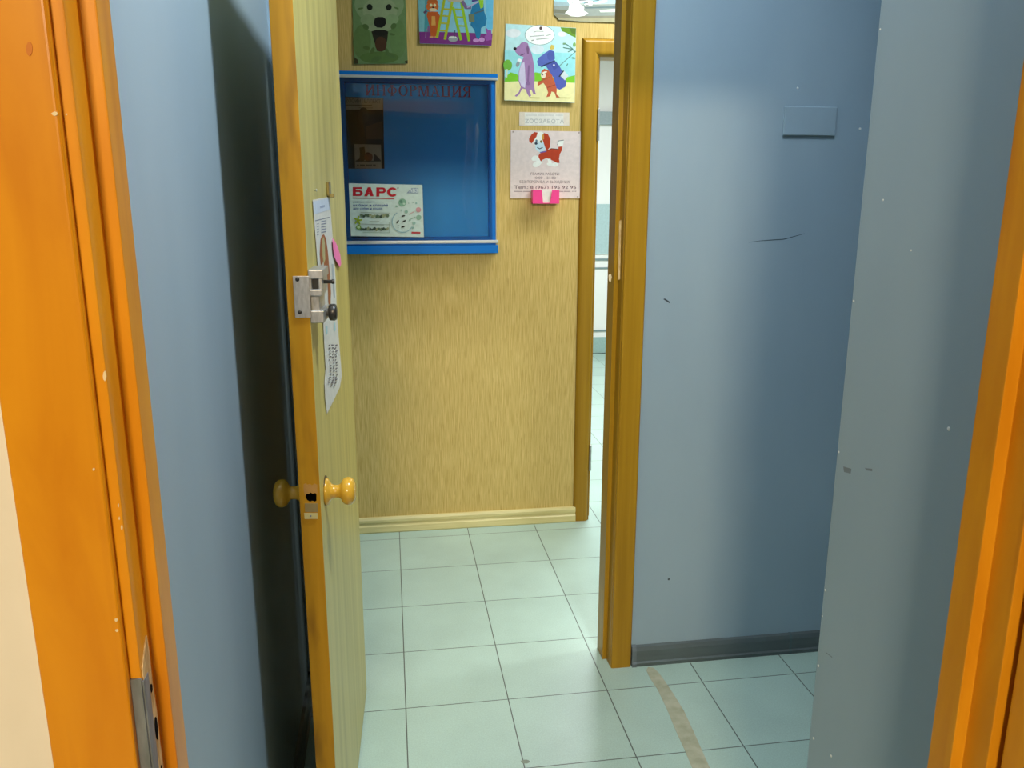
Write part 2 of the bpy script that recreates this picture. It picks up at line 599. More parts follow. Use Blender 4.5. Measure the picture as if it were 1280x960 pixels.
x1l, x2l, x1r, x2r = -0.2175, -0.206, 0.593, 0.579
jamb('side_jamb', [(-.2475, YF0), (x1l, YF0), (x1l, .683), (x2l, .683), (x2l, YF1), (-.2475, YF1)], 0, 2.03, M['orange'], t1)
jamb('side_jamb', [(.623, YF0), (x1r, YF0), (x1r, .683), (x2r, .683), (x2r, YF1), (.623, YF1)], 0, 2.03, M['orange'], t1)
hd = MB().prism([(x1l, YF0, 2.03), (x1l, YF0, 2.00), (x1l, .683, 2.00), (x1l, .683, 1.988), (x1l, YF1, 1.988), (x1l, YF1, 2.03)], (x1r - x1l, 0, 0)).bevel(.001).build('head_jamb', M['orange'], t1)
at_parent(hd, t1)
for a, c_ in ((-.2915, -.2258), (.6235, .689)):
    at_parent(MB().box(a, c_, YF0 - .010, YF0, 0, 2.076).bevel(.0025, 3).build('casing', M['orange'], t1), t1)
at_parent(MB().box(-.2258, .6035, YF0 - .010, YF0, 2.010, 2.076).bevel(.0025, 3).build('casing', M['orange'], t1), t1)
at_parent(MB().box(XL, XR, YF1, YF1 + .010, 2.010, 2.080).bevel(.0025, 3).build('casing', M['orange'], t1), t1)  # unseen head casing, added to strengthen the frame's reflection in the board
# strike plate in the left rebate: an angle of steel with a hacked-out mortise behind it
zt = hit(163, 848, 1, YF0).z
g = MB()
g.box(-.2270, -.2172, YF0 - .0022, YF0 - .0004, zt - .30, zt)
sp = empty('strike_plate_or_slot', (0, 0, 0))
sp.parent = t1
at_parent(sp, t1)
g.build('front_flange', M['bluesteel'], sp)
g = MB()
g.box(x1l - .0002, x1l + .0016, YF0, YF0 + .014, zt - .30, zt - .004)
g.build('side_flange', M['bluesteel'], sp)
rag = [(YF0 + .003, zt + .006), (YF0 + .012, zt + .016), (YF0 + .0225, zt + .026), (YF0 + .0245, zt + .01), (YF0 + .024, zt - .02), (YF0 + .0275, zt - .055),
       (YF0 + .026, zt - .08), (YF0 + .029, zt - .115), (YF0 + .0315, zt - .15), (YF0 + .0315, zt - .30), (YF0 + .003, zt - .30)]
at_parent(MB().prism([(x1l, y, z) for y, z in rag], (.0010, 0, 0)).build('splintered_mortise', M['rawwood'], t1), t1)
for y, z, ry, rz in ((.0185, -.022, .0022, .004), (.0195, -.062, .0035, .012), (.021, -.118, .004, .016)):
    at_parent(MB().prism([(x1l + .0008, YF0 + y + ry * math.cos(t), zt + z + rz * math.sin(t) * random.uniform(.8, 1.15)) for t in (i * math.pi / 6 for i in range(12))],
                         (.0008, 0, 0)).build('screw_hole_shade', M['black'], t1), t1)  # raised black patches painted as the shade of screw holes
for u, v, a, c_ in ((68, 142, 4.0, 2.6), (131, 470, 2.4, 6.0), (117, 587, 1.6, 2.2), (145, 775, 2.2, 2.4), (146, 788, 2.0, 2.0), (148, 632, 1.0, 3.0), (149, 648, 1.1, 2.4), (83, 143, 1.2, 1.2), (152, 660, 1.2, 3.2)):
    yy = YF0 - .0102 if u in (68, 117, 145, 146) else YF0 - .0002
    at_parent(MB().prism([hit(u + a * math.cos(t) * random.uniform(.7, 1.2), v + c_ * math.sin(t) * random.uniform(.7, 1.2), 1, yy - .0003) for t in (i * math.pi / 4 for i in range(8))],
                         (0, .0004, 0)).build('chip', M['palewood'], t1), t1)
for u, v, a, c_ in ((36.5, 61, 4.0, 9.0),):
    at_parent(MB().prism([hit(u + a * math.cos(t), v + c_ * math.sin(t), 1, YF0 - .0105) for t in (i * math.pi / 6 for i in range(12))], (0, .0004, 0)).build('knot', ink((188, 108, 24)), t1), t1)

# orange leaf hung on the right jamb, swung back into the room: only its hinge side shows
d2 = struct(empty('door_2', (.6005, YF0 - .009, 0), math.radians(4)))
tag(d2, 'orange wooden door swung back against the right frame, cut by the right edge of the photo', 'door')
MB().box(0, .038, -.80, 0, .008, 1.995).bevel(.002, 2).build('leaf', M['orange'], d2)
for z_ in (.25, 1.0, 1.72):
    MB().lathe([(0, .006), (.09, .006)], (.030, .004, z_), 'z', 16).build('hinge', M['steel'], d2)

# ------------------------------------------------------------------ yellow frame of the corridor doorway (trim_2)
t2 = struct(empty('trim_2', (0, YB0, 0)))
jx1, jx2 = 0.647, 0.634
jamb('side_jamb', [(OX1, YB0 - .001), (jx1, YB0 - .001), (jx1, YB0 + .042), (jx2, YB0 + .042), (jx2, YB1), (OX1, YB1)], 0, 2.03, M['yellow'], t2)
jamb('side_jamb', [(OX0, YB0 - .001), (-.157, YB0 - .001), (-.157, YB0 + .042), (-.144, YB0 + .042), (-.144, YB1), (OX0, YB1)], 0, 2.03, M['yellow'], t2)
at_parent(MB().prism([(-.157, YB0, 2.03), (-.157, YB0, 2.012), (-.157, YB0 + .042, 2.012), (-.157, YB0 + .042, 2.0), (-.157, YB1, 2.0), (-.157, YB1, 2.03)], (jx1 + .157, 0, 0)).bevel(.001).build('head_jamb', M['yellow'], t2), t2)


def casing(parent, x0, x1, y, z0, z1, mat, round_=.006, horizontal=False, name='casing', mitre=0):
    """half-round architrave: rounded towards the viewer"""
    t, k = .013, 6
    w = (z1 - z0) if horizontal else (x1 - x0)
    prof = [(0, 0)] + [(round_ * (1 - math.cos(a)), t - round_ * .9 + round_ * .9 * math.sin(a)) for a in (i * math.pi / 2 / k for i in range(k + 1))]
    prof += [(w - p, d) for p, d in reversed(prof)]
    if horizontal:
        o = MB().prism([(x0, y - d, z0 + p) for p, d in prof], (x1 - x0, 0, 0)).build(name, mat, parent)
    else:
        o = MB().prism([(x0 + p, y - d, z0) for p, d in prof], (0, 0, z1 - z0)).build(name, mat, parent)
    if mitre:
        for v in o.data.vertices:
            if horizontal:
                k_ = v.co.z - z0
                v.co.x += -k_ if v.co.x < (x0 + x1) / 2 else k_
            elif v.co.z > (z0 + z1) / 2:
                v.co.z -= (v.co.x - x0) if mitre > 0 else (x1 - v.co.x)
    return at_parent(o, parent)


casing(t2, .6485, .7125, YB0, 0, 2.085, M['yellow'])
casing(t2, -.224, -.160, YB0, 0, 2.085, M['yellow'])
casing(t2, -.160, .6485, YB0, 2.018, 2.085, M['yellow'], horizontal=True)
# hacked latch recess and bare wood in the rebate


def on_x(u, v, x):
    return hit(u, v, 0, x)


def patch_x(name, pts, x, mat, parent, d=.0012):
    o = MB().prism([on_x(u, v, x) for u, v in pts], (-d, 0, 0)).build(name, mat, parent)
    return at_parent(o, parent)


def patch_y(name, pts, y, mat, parent, d=.0012):
    o = MB().prism([hit(u, v, 1, y) for u, v in pts], (0, -d, 0)).build(name, mat, parent)
    return at_parent(o, parent)


patch_x('strike_plate_or_slot', [(765.5, 302), (769.5, 302), (768.8, 342), (764.5, 342)], jx1 - .0002, M['darkmetal'], t2)  # flat dark patch stands in for the shade in the latch slot
patch_y('bare_wood', [(774, 276), (776.5, 275), (776, 300), (775, 349), (772.5, 350), (773, 320)], YB0 - .0132, M['rawwood'], t2, .0006)
patch_y('bare_wood', [(760.5, 344), (763, 342), (764.8, 346), (763, 353), (761, 351)], YB0 + .0418, M['palewood'], t2)
patch_x('bare_wood', [(764, 479), (767, 481), (766.5, 497), (763.5, 498)], jx1 - .0002, M['rawwood'], t2)

# ------------------------------------------------------------------ far frame in the papered wall (trim_3)
t3 = struct(empty('trim_3', (FX0, YC, 0)))
zc = hit(737, 47, 1, YC - .013).z
fx = hit(716.7, 649, 1, YC - .013).x
fw = hit(735.2, 649, 1, YC - .013).x - fx
for a in (fx, fx + fw * 2 + .80):
    pass
casing(t3, fx, fx + fw, YC, 0, zc, M['yellow'], .02, mitre=1)
casing(t3, fx + fw + .80, fx + 2 * fw + .80, YC, 0, zc, M['yellow'], .02, mitre=-1)
casing(t3, fx + fw, fx + fw + .80, YC, zc - fw, zc, M['yellow'], .02, horizontal=True, mitre=1)
ja = fx + fw + .004
jamb('side_jamb', [(FX0, YC), (ja, YC), (ja, YC + .045), (ja + .014, YC + .045), (ja + .014, YC + .12), (FX0, YC + .12)], 0, 2.02, M['yellow'], t3)
jamb('side_jamb', [(FX1, YC), (ja + .79, YC), (ja + .79, YC + .045), (ja + .776, YC + .045), (ja + .776, YC + .12), (FX1, YC + .12)], 0, 2.02, M['yellow'], t3)
at_parent(MB().box(ja, ja + .79, YC, YC + .12, zc - fw + .004, 2.02).build('head_jamb', M['yellow'], t3), t3)
for v0, v1, u in ((136, 176, 749.5), (556, 588, 738.6)):
    zb, za = hit(u, v1, 1, YC).z, hit(u, v0, 1, YC).z
    at_parent(MB().box(ja - .003, ja + .006, YC - .006, YC + .030, zb, za).bevel(.001).build('hinge', M['steel'], t3), t3)

# ------------------------------------------------------------------ the open door (door_1)
near, far = Vector((-.1395, 1.451, 0)), Vector((-.1085, 2.207, 0))
DW = (far - near).length
rz = -math.atan2(far.x - near.x, far.y - near.y)
DT = .038
door = struct(empty('door_1', (far.x, far.y, 0), rz))
tag(door, 'open yellow wooden door with round knobs seen nearly edge on against the blue wall', 'door')
DM = Matrix.Translation(far) @ Matrix.Rotation(rz, 4, 'Z')
DI = DM.inverted()
pn = (DM.to_3x3() @ Vector((1, 0, 0)))
en = (DM.to_3x3() @ Vector((0, -1, 0)))


def on_face(u, v, off=0.0):
    """door-local point on the right-hand face"""
    d = ray(u, v)
    p0 = far + pn * off
    return DI @ (EYEV + d * (((p0 - EYEV).dot(pn)) / d.dot(pn)))


def on_edge(u, v, off=0.0):
    d = ray(u, v)
    p0 = near + en * off
    return DI @ (EYEV + d * (((p0 - EYEV).dot(en)) / d.dot(en)))


lf = MB()
lf.box(-DT, 0, -DW, 0, .008, 1.962)
lf.bevel(.0012, 2)
for f in lf.bm.faces:
    f.material_index = 1 if abs(f.normal.x) > .7 else 0
leaf = lf.build('leaf', [M['edge'], M['veneer'], M['black']], door)
# ragged latch hole cut into the leading edge
hole = [(381.5, 622), (383, 617.5), (386, 618), (388, 616), (391, 617.5), (393.5, 616.5), (395.2, 619), (395.2, 627), (393, 628), (390, 627), (387, 628), (383.5, 626)]
cut = MB().prism([on_edge(u, v, .004) for u, v in hole], (0, .05, 0)).build('cutter', M['black'])
cut.matrix_world = DM
md = leaf.modifiers.new('b', 'BOOLEAN')
md.object = cut
md.operation = 'DIFFERENCE'
md.solver = 'EXACT'
bpy.context.view_layer.update()
me = bpy.data.meshes.new_from_object(leaf.evaluated_get(bpy.context.evaluated_depsgraph_get()))
leaf.modifiers.clear()
leaf.data = me
bpy.data.objects.remove(cut)


def patch_edge(name, pts, mat, d=.0008):
    return MB().prism([on_edge(u, v, .0001) for u, v in pts], (0, -d, 0)).build(name, mat, door)


patch_edge('bare_wood', [(379.5, 605.5), (382, 604), (384, 606), (387, 605), (390, 607), (393, 604.5), (396.5, 606), (396.8, 618.5), (394.5, 616), (391, 617), (388, 615.5), (386, 617.5), (383, 617), (381.2, 620), (379.6, 612)], ink((190, 140, 72)), .0005)
patch_edge('latch_plate', [(381, 629), (397, 629), (397.4, 640), (381.6, 640)], ink((150, 128, 82)), .0009)
patch_edge('latch_face', [(380.3, 641.2), (397, 641.2), (397.3, 648.2), (381, 648.4)], ink((205, 190, 130)), .0016)
hl = on_edge(388.6, 644.5)
MB().lathe([(-.0024, .0012), (-.0016, .0018), (.0, .0018)], hl, 'y', 12).build('screw', M['bluesteel'], door)
# knobs
kc = on_face(406.5, 614.5)
KP = [(0, .0262), (.003, .0268), (.006, .0255), (.009, .0200), (.012, .0150), (.018, .0125), (.026, .0125), (.030, .0155), (.033, .0215), (.037, .0255),
      (.043, .0272), (.049, .0262), (.054, .0225), (.057, .0170), (.0585, .009), (.059, .003)]
kr = MB().lathe(KP, (0, kc.y, kc.z), 'x', 48).build('door_knob', M['knob'], door)
MB().lathe([(-.0002, .0290), (.0016, .0286)], (.0003, kc.y + .004, kc.z + .001), 'x', 40).build('knob_back_disc', ink((78, 62, 30)), door)  # dark disc, slightly offset and wider than the knob's base
kl = MB().lathe([(-d, r) for d, r in KP], (-DT, kc.y, kc.z), 'x', 48).build('door_knob', M['knob'], door)
# rim lock
pa, pb = on_edge(366, 345), on_edge(392, 397)
lock = empty('rim_lock', (0, 0, 0))
lock.parent = door
z0, z1 = pb.z, pa.z
e1 = MB().box(pa.x, .002, -DW - .0022, -DW + .0005, z0, z1).bevel(.0008).build('edge_plate', M['steel'], lock)
for du, dv in ((.30, .08), (.33, .86)):
    MB().lathe([(-.0016, .0024), (-.0004, .0036), (.0, .0036)], (pa.x + (0 - pa.x) * du, -DW - .0022, z1 + (z0 - z1) * dv), 'y', 14).build('screw', M['darkmetal'], lock)
HX, HY = .0235, .082
hz1, hz0 = on_edge(392, 337).z, on_edge(396, 404).z
hb = MB()
hb.box(.0, HX, -DW, -DW + HY, hz0, hz0 + .022)
hb.box(.0, HX * .72, -DW + .006, -DW + HY, hz0 + .02, hz1 - .034)
hb.box(.0, HX * .95, -DW - .001, -DW + HY, hz1 - .046, hz1 - .034)
hb.box(.0, HX * .25, -DW, -DW + HY, hz1 - .036, hz1 - .014)
hb.box(HX * .7, HX, -DW, -DW + HY, hz1 - .036, hz1 - .014)
hb.box(.0, HX * 1.1, -DW - .002, -DW + HY, hz1 - .016, hz1)
hb.bevel(.0022, 3).build('lock_case', M['steel'], lock)
MB().box(HX * .25, HX * .7, -DW + .004, -DW + .03, hz1 - .034, hz1 - .016).build('latch_bolt', M['darkmetal'], lock)
tk = on_face(412, 386, HX)
MB().lathe([(0, .010), (.004, .010), (.0045, .0075), (.011, .0075)], (HX * .7, -DW + .045, tk.z), 'x', 24).build('spindle', M['steel'], lock)
tn = MB()
for i in range(1):
    tn.lathe([(0, .0125), (.002, .0150), (.010, .0152), (.013, .0135), (.0145, .008)], (HX * .7 + .011, -DW + .045, tk.z), 'x', 14)
tn.build('thumb_turn', M['darkmetal'], lock)
MB().lathe([(0, .0032), (.016, .0032), (.017, .0042), (.021, .0042)], (HX * .9, -DW + .02, on_face(410, 347, HX).z), 'x', 16).build('snib', M['darkmetal'], lock)
# small brass hook and a nail
hk = on_face(409, 236)
MB().box(0, .006, hk.y - .018, hk.y + .018, hk.z - .014, hk.z + .014).box(0, .014, hk.y - .006, hk.y + .012, hk.z - .018, hk.z - .010).bevel(.0015).build('hook', M['brass'], door)
nl = on_face(393, 238)
MB().lathe([(0, .0012), (.003, .0012), (.0032, .003), (.0042, .003)], (0, nl.y, nl.z), 'x', 10).build('nail', M['alu'], door)

# paper notice taped to the door's face, and a pink sticky marker
sheet_px = [(390.5, 250), (400, 248), (411.8, 246), (415, 290), (419, 345), (421.2, 400), (425, 445), (427, 470), (424.5, 484), (417, 500), (408.5, 517), (406.5, 500),
            (405.6, 480), (407, 462), (405.2, 430), (404, 405), (397.2, 335), (394, 295)]
nt = bmesh.new()
P3 = [on_face(u, v, .0012) for u, v in sheet_px]


class FaceArt(MB):
    def __init__(s):
        super().__init__()
        s.mats, s.n = [], 0

    def mi(s, c):
        mt = ink(c)
        if mt not in s.mats:
            s.mats.append(mt)
        return s.mats.index(mt)

    def poly(s, pts, c, lift=.0020):
        s.n += 1
        s.face([on_face(u, v, lift + .00002 * s.n) for u, v in pts], s.mi(c))

    def stroke(s, u0, v0, u1, v1, w, c):
        s.poly([(u0, v0 - w / 2), (u1, v1 - w / 2), (u1, v1 + w / 2), (u0, v0 + w / 2)], c)


fa = FaceArt()
fa.prism(P3, (.0006, 0, 0), fa.mi((214, 212, 206)))
fa.poly([(391.2, 252), (411.8, 247.5), (413, 262), (392.4, 268)], (196, 206, 222))
fa.stroke(400, 259, 406, 257.5, 3.0, (150, 162, 186))
fa.stroke(394, 276, 412, 271.5, 1.0, (120, 128, 146))
for k in range(5):
    v = 277 + k * 3.4
    fa.stroke(401.5, v, 408.0, v - 1.4, 1.2, (126, 136, 158))
    fa.stroke(396.2, v + 3, 398.6, v + 2.4, 1.0, (140, 148, 164))
fa.poly([(399.8, 318), (400.6, 300), (402.5, 294), (405, 293), (407.4, 298), (409.6, 312), (412.2, 340), (413.8, 366), (413, 385), (410.4, 378), (409.5, 352), (407.4, 330),
         (405.6, 334), (404.2, 326), (402.6, 332), (401.0, 330)], (158, 88, 46))
fa.poly([(402.8, 300), (404.8, 296), (406, 304), (406.6, 324), (404.8, 330), (403.2, 320)], (178, 168, 120))
fa.poly([(414.6, 330), (416.8, 330), (419.0, 372), (417.2, 372)], (168, 178, 184))
for u, v in ((407, 408), (417, 404)):
    fa.poly([(u, v), (u + 2.2, v - 1), (u + 2.6, v + 9), (u + .8, v + 10)], (168, 204, 208))
rr = random.Random(3)
for k in range(15):
    v = 432 + k * 3.6
    for q in range(3):
        u = 411 + k * .15 + q * 3.8 + rr.uniform(-.6, .6) - (k > 10) * (k - 10) * .9
        if u < 409 or u > 422.5:
            continue
        fa.stroke(u, v + rr.uniform(-.8, .8), u + rr.uniform(1.4, 2.8), v - rr.uniform(.3, 1.6), rr.uniform(1.0, 1.9), (96, 92, 104))
nt_o = fa.build('paper_notice', fa.mats)
nt_o.matrix_world = DM
tag(nt_o, 'long curled paper notice with handwriting taped down the open yellow door behind the lock', 'notice')
ps = MB()
ps.prism([on_face(u, v, .0045) for u, v in ((415.6, 298), (418, 301), (421.5, 308), (424.8, 318), (426.2, 330), (424.4, 334), (421.6, 329), (417.6, 321), (416.4, 312))], (.0008, 0, 0))
ps_o = ps.build('sticky_marker', ink((244, 120, 178)))
ps_o.matrix_world = DM
tag(ps_o, 'small pink sticky marker on the edge of the paper notice on the door', 'sticky note')

# ------------------------------------------------------------------ blue notice board on the papered wall
BYF = YC - .045
bt, bbm = hit(560, 91, 1, BYF).z, hit(540, 317, 1, BYF).z
bxr = hit(622.5, 200, 1, BYF).x
bxs = hit(619.5, 200, 1, BYF).x
bxl = hit(425.5, 200, 1, BYF).x
zr1a, zr1b = hit(540, 95.5, 1, BYF).z, hit(540, 99, 1, BYF).z
zi_t = hit(560, 104.5, 1, BYF).z
zi_b = hit(540, 296.5, 1, BYF).z
zr2a, zr2b = hit(540, 300.5, 1, BYF).z, hit(540, 304.5, 1, BYF).z
zs = hit(540, 307, 1, BYF).z
board = empty('notice_board', (bxl, YC, bbm))
tag(board, 'blue plastic information board with clear front and silver rails on the papered wall', 'notice board')


def bp(o):
    return at_parent(o, board)


bp(MB().box(bxl + .002, bxs - .002, YC - .010, YC, bbm + .006, bt - .004).build('back_panel', M['boardpanel'], board))
fr_ = MB()
fr_.box(bxl, bxr, BYF + .002, YC, zr1a, bt)
fr_.box(bxl, bxs, BYF + .004, YC, zi_t, zr1a)
fr_.box(bxl, bxr, BYF - .004, YC, bbm, zs)
fr_.box(bxl, bxs, BYF + .002, YC, zs, zi_b)
sw = hit(619.5, 200, 1, BYF).x - hit(611, 200, 1, BYF).x
fr_.box(bxl, bxl + sw, BYF + .003, YC, zi_b, zi_t)
fr_.box(bxs - sw, bxs, BYF + .003, YC, zi_b, zi_t)
bp(fr_.bevel(.0015, 2).build('frame', M['boardblue'], board))
for a, c_ in ((zr1b, zr1a), (zr2b, zr2a)):
    bp(MB().box(bxl - .001, bxr, BYF - .005, BYF + .006, a, c_).bevel(.003, 3).build('rail', M['alu'], board))
bp(MB().box(bxs, bxs + .003, BYF + .002, YC, zs, zr1b).build('edge_strip', ink((176, 178, 168)), board))
# clear sheet, slightly buckled
gx0, gx1, gz0, gz1 = bxl + .012, bxs - .012, zr2a - .004, zr1b + .004
NX, NZ = 40, 40
g = MB()
gv = []
for i in range(NX + 1):
    for j in range(NZ + 1):
        x = gx0 + (gx1 - gx0) * i / NX
        z = gz0 + (gz1 - gz0) * j / NZ
        s_, t_ = i / NX, j / NZ
        d = .0022 * math.sin(math.pi * s_) * math.sin(math.pi * t_) + .0007 * math.sin(5.2 * s_ + 2.6 * t_ + .6) + .0005 * math.sin(8.5 * t_ - 3.1 * s_)
        gv.append(g.bm.verts.new((x, BYF + .0005 - d, z)))
for i in range(NX):
    for j in range(NZ):
        a = i * (NZ + 1) + j
        g.bm.faces.new((gv[a], gv[a + NZ + 1], gv[a + NZ + 2], gv[a + 1])).smooth = True
bp(g.build('clear_sheet', M['acrylic'], board))

# heading in bold serif capitals, printed on the back panel
SER = {}


def R4(x0, x1, y0, y1):
    return [(x0, y0), (x1, y0), (x1, y1), (x0, y1)]


def ring(cx, cy, rx, ry, tx, ty, a0=0, a1=360, seg=28):
    out = []
    for i in range(seg):
        a, c_ = math.radians(a0 + (a1 - a0) * i / seg), math.radians(a0 + (a1 - a0) * (i + 1) / seg)
        out.append([(cx + rx * math.cos(a), cy + ry * math.sin(a)), (cx + rx * math.cos(c_), cy + ry * math.sin(c_)),
                    (cx + (rx - tx) * math.cos(c_), cy + (ry - ty) * math.sin(c_)), (cx + (rx - tx) * math.cos(a), cy + (ry - ty) * math.sin(a))])
    return out


def stem(x, w=.2, y0=0.0, y1=1.0, s=.07, t=.06):
    return [R4(x, x + w, y0, y1), R4(x - s, x + w + s, y0, y0 + t), R4(x - s, x + w + s, y1 - t, y1)]


SER['И'] = (1.0, stem(.08) + stem(.72) + [[(.28, .12), (.28, .32), (.72, .88), (.72, .68)]])
SER['Н'] = (1.0, stem(.08) + stem(.72) + [R4(.28, .72, .46, .54)])
SER['Ф'] = (1.08, stem(.44) + ring(.54, .5, .50, .32, .18, .06))
SER['О'] = (1.0, ring(.5, .5, .48, .52, .2, .06))
SER['Р'] = (.84, stem(.08) + ring(.40, .74, .40, .26, .2, .055, -90, 90, 16) + [R4(.28, .42, .945, 1.0), R4(.28, .42, .48, .535)])
SER['М'] = (1.2, stem(.06, .12) + stem(.90) + [[(.10, 1), (.32, 1), (.66, .1), (.54, .0)], [(.54, 0), (.66, 0), (.96, 1), (.88, 1)]])
SER['А'] = (1.0, [[(.40, 1), (.56, 1), (.94, 0), (.70, 0)], [(.40, 1), (.48, 1), (.18, 0), (.10, 0)], R4(.25, .72, .30, .37), R4(0, .30, 0, .06), R4(.60, 1.0, 0, .06)])
SER['Ц'] = (1.05, stem(.08) + stem(.70) + [R4(.2, 1.0, 0, .07), R4(.90, 1.0, -.22, .07)])
SER['Я'] = (.92, stem(.62) + ring(.44, .74, .38, .26, .2, .055, 90, 270, 16) + [R4(.42, .64, .945, 1.0), R4(.42, .64, .48, .535), [(.38, .5), (.58, .5), (.26, 0), (.02, 0)], R4(-.02, .28, 0, .06)])
head = Art(YC - .0105)
word = 'ИНФОРМАЦИЯ'
tot = sum(SER[c_][0] for c_ in word) + .12 * (len(word) - 1)
ax, az = hit(457, 120.5, 1, head.y).x, hit(520, 120.3, 1, head.y).z
bx = hit(589, 120, 1, head.y).x
ch = hit(520, 106.8, 1, head.y).z - az
k = (bx - ax) / tot
hm = MB()
cx = 0.0
for c_ in word:
    w_, polys = SER[c_]
    for i, p in enumerate(polys):
        yy = head.y - .0004 - .00002 * i
        hm.face([(ax + (cx + x) * k, yy, az + y * ch) for x, y in p])
    cx += w_ + .12
for f in hm.bm.faces:
    f.normal_update()
    if f.normal.y > 0:
        f.normal_flip()
bp(hm.build('heading_letters', ink((176, 22, 48)), board))

# flyer behind the clear front
fl = Art(YC - .0106).frame(420, 110, .1146)
fl.sheet([(70, 95), (515, 105), (528, 880), (95, 880)], (52, 44, 34))
fl.poly([(80, 100), (512, 108), (512, 238), (84, 235)], (176, 164, 140))
fl.text('ZООИНТЕЛЛЕКТ', 104, 160, 486, 42, (96, 84, 70))
fl.line([(96, 186), (390, 190)], 12, (120, 106, 86))
fl.line([(250, 214), (400, 218)], 8, (140, 124, 108))
fl.poly([(330, 420), (500, 360), (512, 560), (330, 560)], (92, 66, 42))
fl.ell(300, 300, 60, 90, (64, 56, 46))
fl.poly([(200, 612), (490, 618), (497, 880), (208, 876)], (178, 160, 136))
fl.poly([(255, 650), (310, 642), (318, 700), (330, 760), (300, 800), (215, 792), (255, 770), (262, 720)], (96, 74, 44))
fl.ell(355, 755, 46, 50, (140, 84, 48))
fl.ell(345, 715, 22, 14, (110, 66, 36))
fl.poly([(418, 715), (440, 735), (486, 785), (490, 796), (412, 796)], (74, 62, 52))
fl.line([(215, 798), (488, 796)], 8, (66, 54, 40))
for x0_, x1_ in ((232, 246), (264, 312), (330, 364), (378, 390), (406, 430)):
    fl.line([(x0_, 842), (x1_, 843)], 16, (100, 88, 72))
o = fl.build('pet_flyer')
tag(o, 'dark flyer with a pale heading and a small pet picture behind the board front', 'flyer')

# white advert card standing on the lower rail, in front of the clear sheet
ad = Art(BYF - .0030).frame(430, 220, .09378)
ad.sheet([(62, 96), (1045, 118), (1066, 815), (92, 800)], (206, 222, 216))
BR = (190, 26, 44)


def arc(cx, cy, ro, ri, rb, rib, a0, a1, k=18):
    for i in range(k):
        p, q = math.radians(a0 + (a1 - a0) * i / k), math.radians(a0 + (a1 - a0) * (i + 1) / k)
        ad.poly([(cx + ro * math.cos(p), cy + rb * math.sin(p)), (cx + ro * math.cos(q), cy + rb * math.sin(q)),
                 (cx + ri * math.cos(q), cy + rib * math.sin(q)), (cx + ri * math.cos(p), cy + rib * math.sin(p))], BR)


ad.poly([(116, 148), (158, 148), (158, 268), (116, 268)], BR)          # heavy sans capitals
ad.poly([(116, 148), (240, 148), (240, 174), (116, 174)], BR)
ad.poly([(150, 190), (205, 190), (205, 214), (150, 214)], BR)
ad.poly([(150, 244), (205, 244), (205, 268), (150, 268)], BR)
arc(203, 229, 47, 10, 39, 15, -90, 90)
ad.poly([(268, 270), (312, 270), (350, 175), (350, 150), (316, 150)], BR)
ad.poly([(396, 270), (352, 270), (320, 175), (320, 150), (356, 150)], BR)
ad.poly([(300, 225), (372, 225), (378, 248), (292, 248)], BR)
ad.poly([(430, 152), (472, 152), (472, 274), (430, 274)], BR)
ad.poly([(460, 152), (515, 152), (515, 177), (460, 177)], BR)
ad.poly([(460, 205), (515, 205), (515, 230), (460, 230)], BR)
arc(513, 191, 46, 10, 39, 14, -90, 90)
arc(645, 214, 70, 27, 62, 34, 38, 322, 30)
ad.ell(720, 160, 10, 10, (120, 130, 130))
ad.line([(120, 292), (430, 296), (670, 304)], 11, (196, 60, 70))
ad.text('надёжная защита', 122, 354, 410, 20, (104, 120, 158))
ad.text('от блох и клещей', 122, 404, 584, 30, (62, 88, 160), .01)
ad.text('для собак и кошек', 124, 446, 516, 26, (62, 88, 160), .01)
ad.poly([(834, 230), (898, 160), (992, 160), (992, 230)], (150, 166, 186))
ad.text('АВЗ', 870, 218, 985, 46, (222, 232, 230), .02)
ad.ell(778, 352, 52, 52, (134, 176, 152))
ad.ell(760, 340, 20, 22, (96, 140, 120))
ad.ell(800, 370, 16, 12, (190, 216, 200))
for x, y, r, c_ in ((700, 404, 14, (140, 178, 158)), (830, 476, 22, (146, 186, 172)), (920, 352, 8, (150, 186, 180)), (962, 362, 13, (150, 186, 180)), (862, 362, 7, (150, 186, 180)),
                    (766, 456, 12, (160, 196, 182)), (992, 450, 35, (204, 150, 156)), (996, 552, 35, (146, 180, 160)), (932, 628, 22, (150, 186, 172)), (916, 690, 16, (140, 176, 168)), (876, 590, 14, (150, 180, 170))):
    ad.ell(x, y, r, r, c_, seg=16)
ad.line([(870, 510), (938, 472)], 9, (196, 150, 150))
ad.line([(880, 580), (950, 545)], 9, (150, 186, 168))
ring_ = [(782 + 140 * math.cos(math.radians(a)), 610 + 140 * math.sin(math.radians(a))) for a in range(30, 246, 9)]
ad.line(ring_, 13, (150, 182, 190))
for x, y, a in ((790, 532, -10), (715, 610, -55), (803, 601, -25), (786, 676, -15)):
    ad.ell(x, y, 27, 10, (36, 40, 36), a, 12)
for x, y in ((706, 664), (730, 660), (722, 690)):
    ad.ell(x, y, 7, 4, (80, 90, 84), 0, 8)
ad.poly([(900, 742), (1018, 746), (1018, 768), (900, 766)], (176, 52, 58))
for yy0, seed in ((486, 1), (640, 5)):
    ad.line([(222, yy0), (612, yy0 + 8)], 6, (150, 164, 150))
    rr = random.Random(seed)
    for q in range(13):
        x = 234 + q * 29
        y = yy0 + (46 if seed == 1 else 66)
        ad.ell(x, y + rr.uniform(-10, 8), rr.uniform(14, 22), rr.uniform(14, 26), rr.choice([(84, 104, 82), (60, 78, 66), (104, 122, 96), (150, 156, 120)]), rr.uniform(0, 90), 10)
ad.line([(340, 604), (470, 606)], 8, (150, 162, 152))
ad.line([(240, 640), (530, 652)], 7, (140, 152, 142))
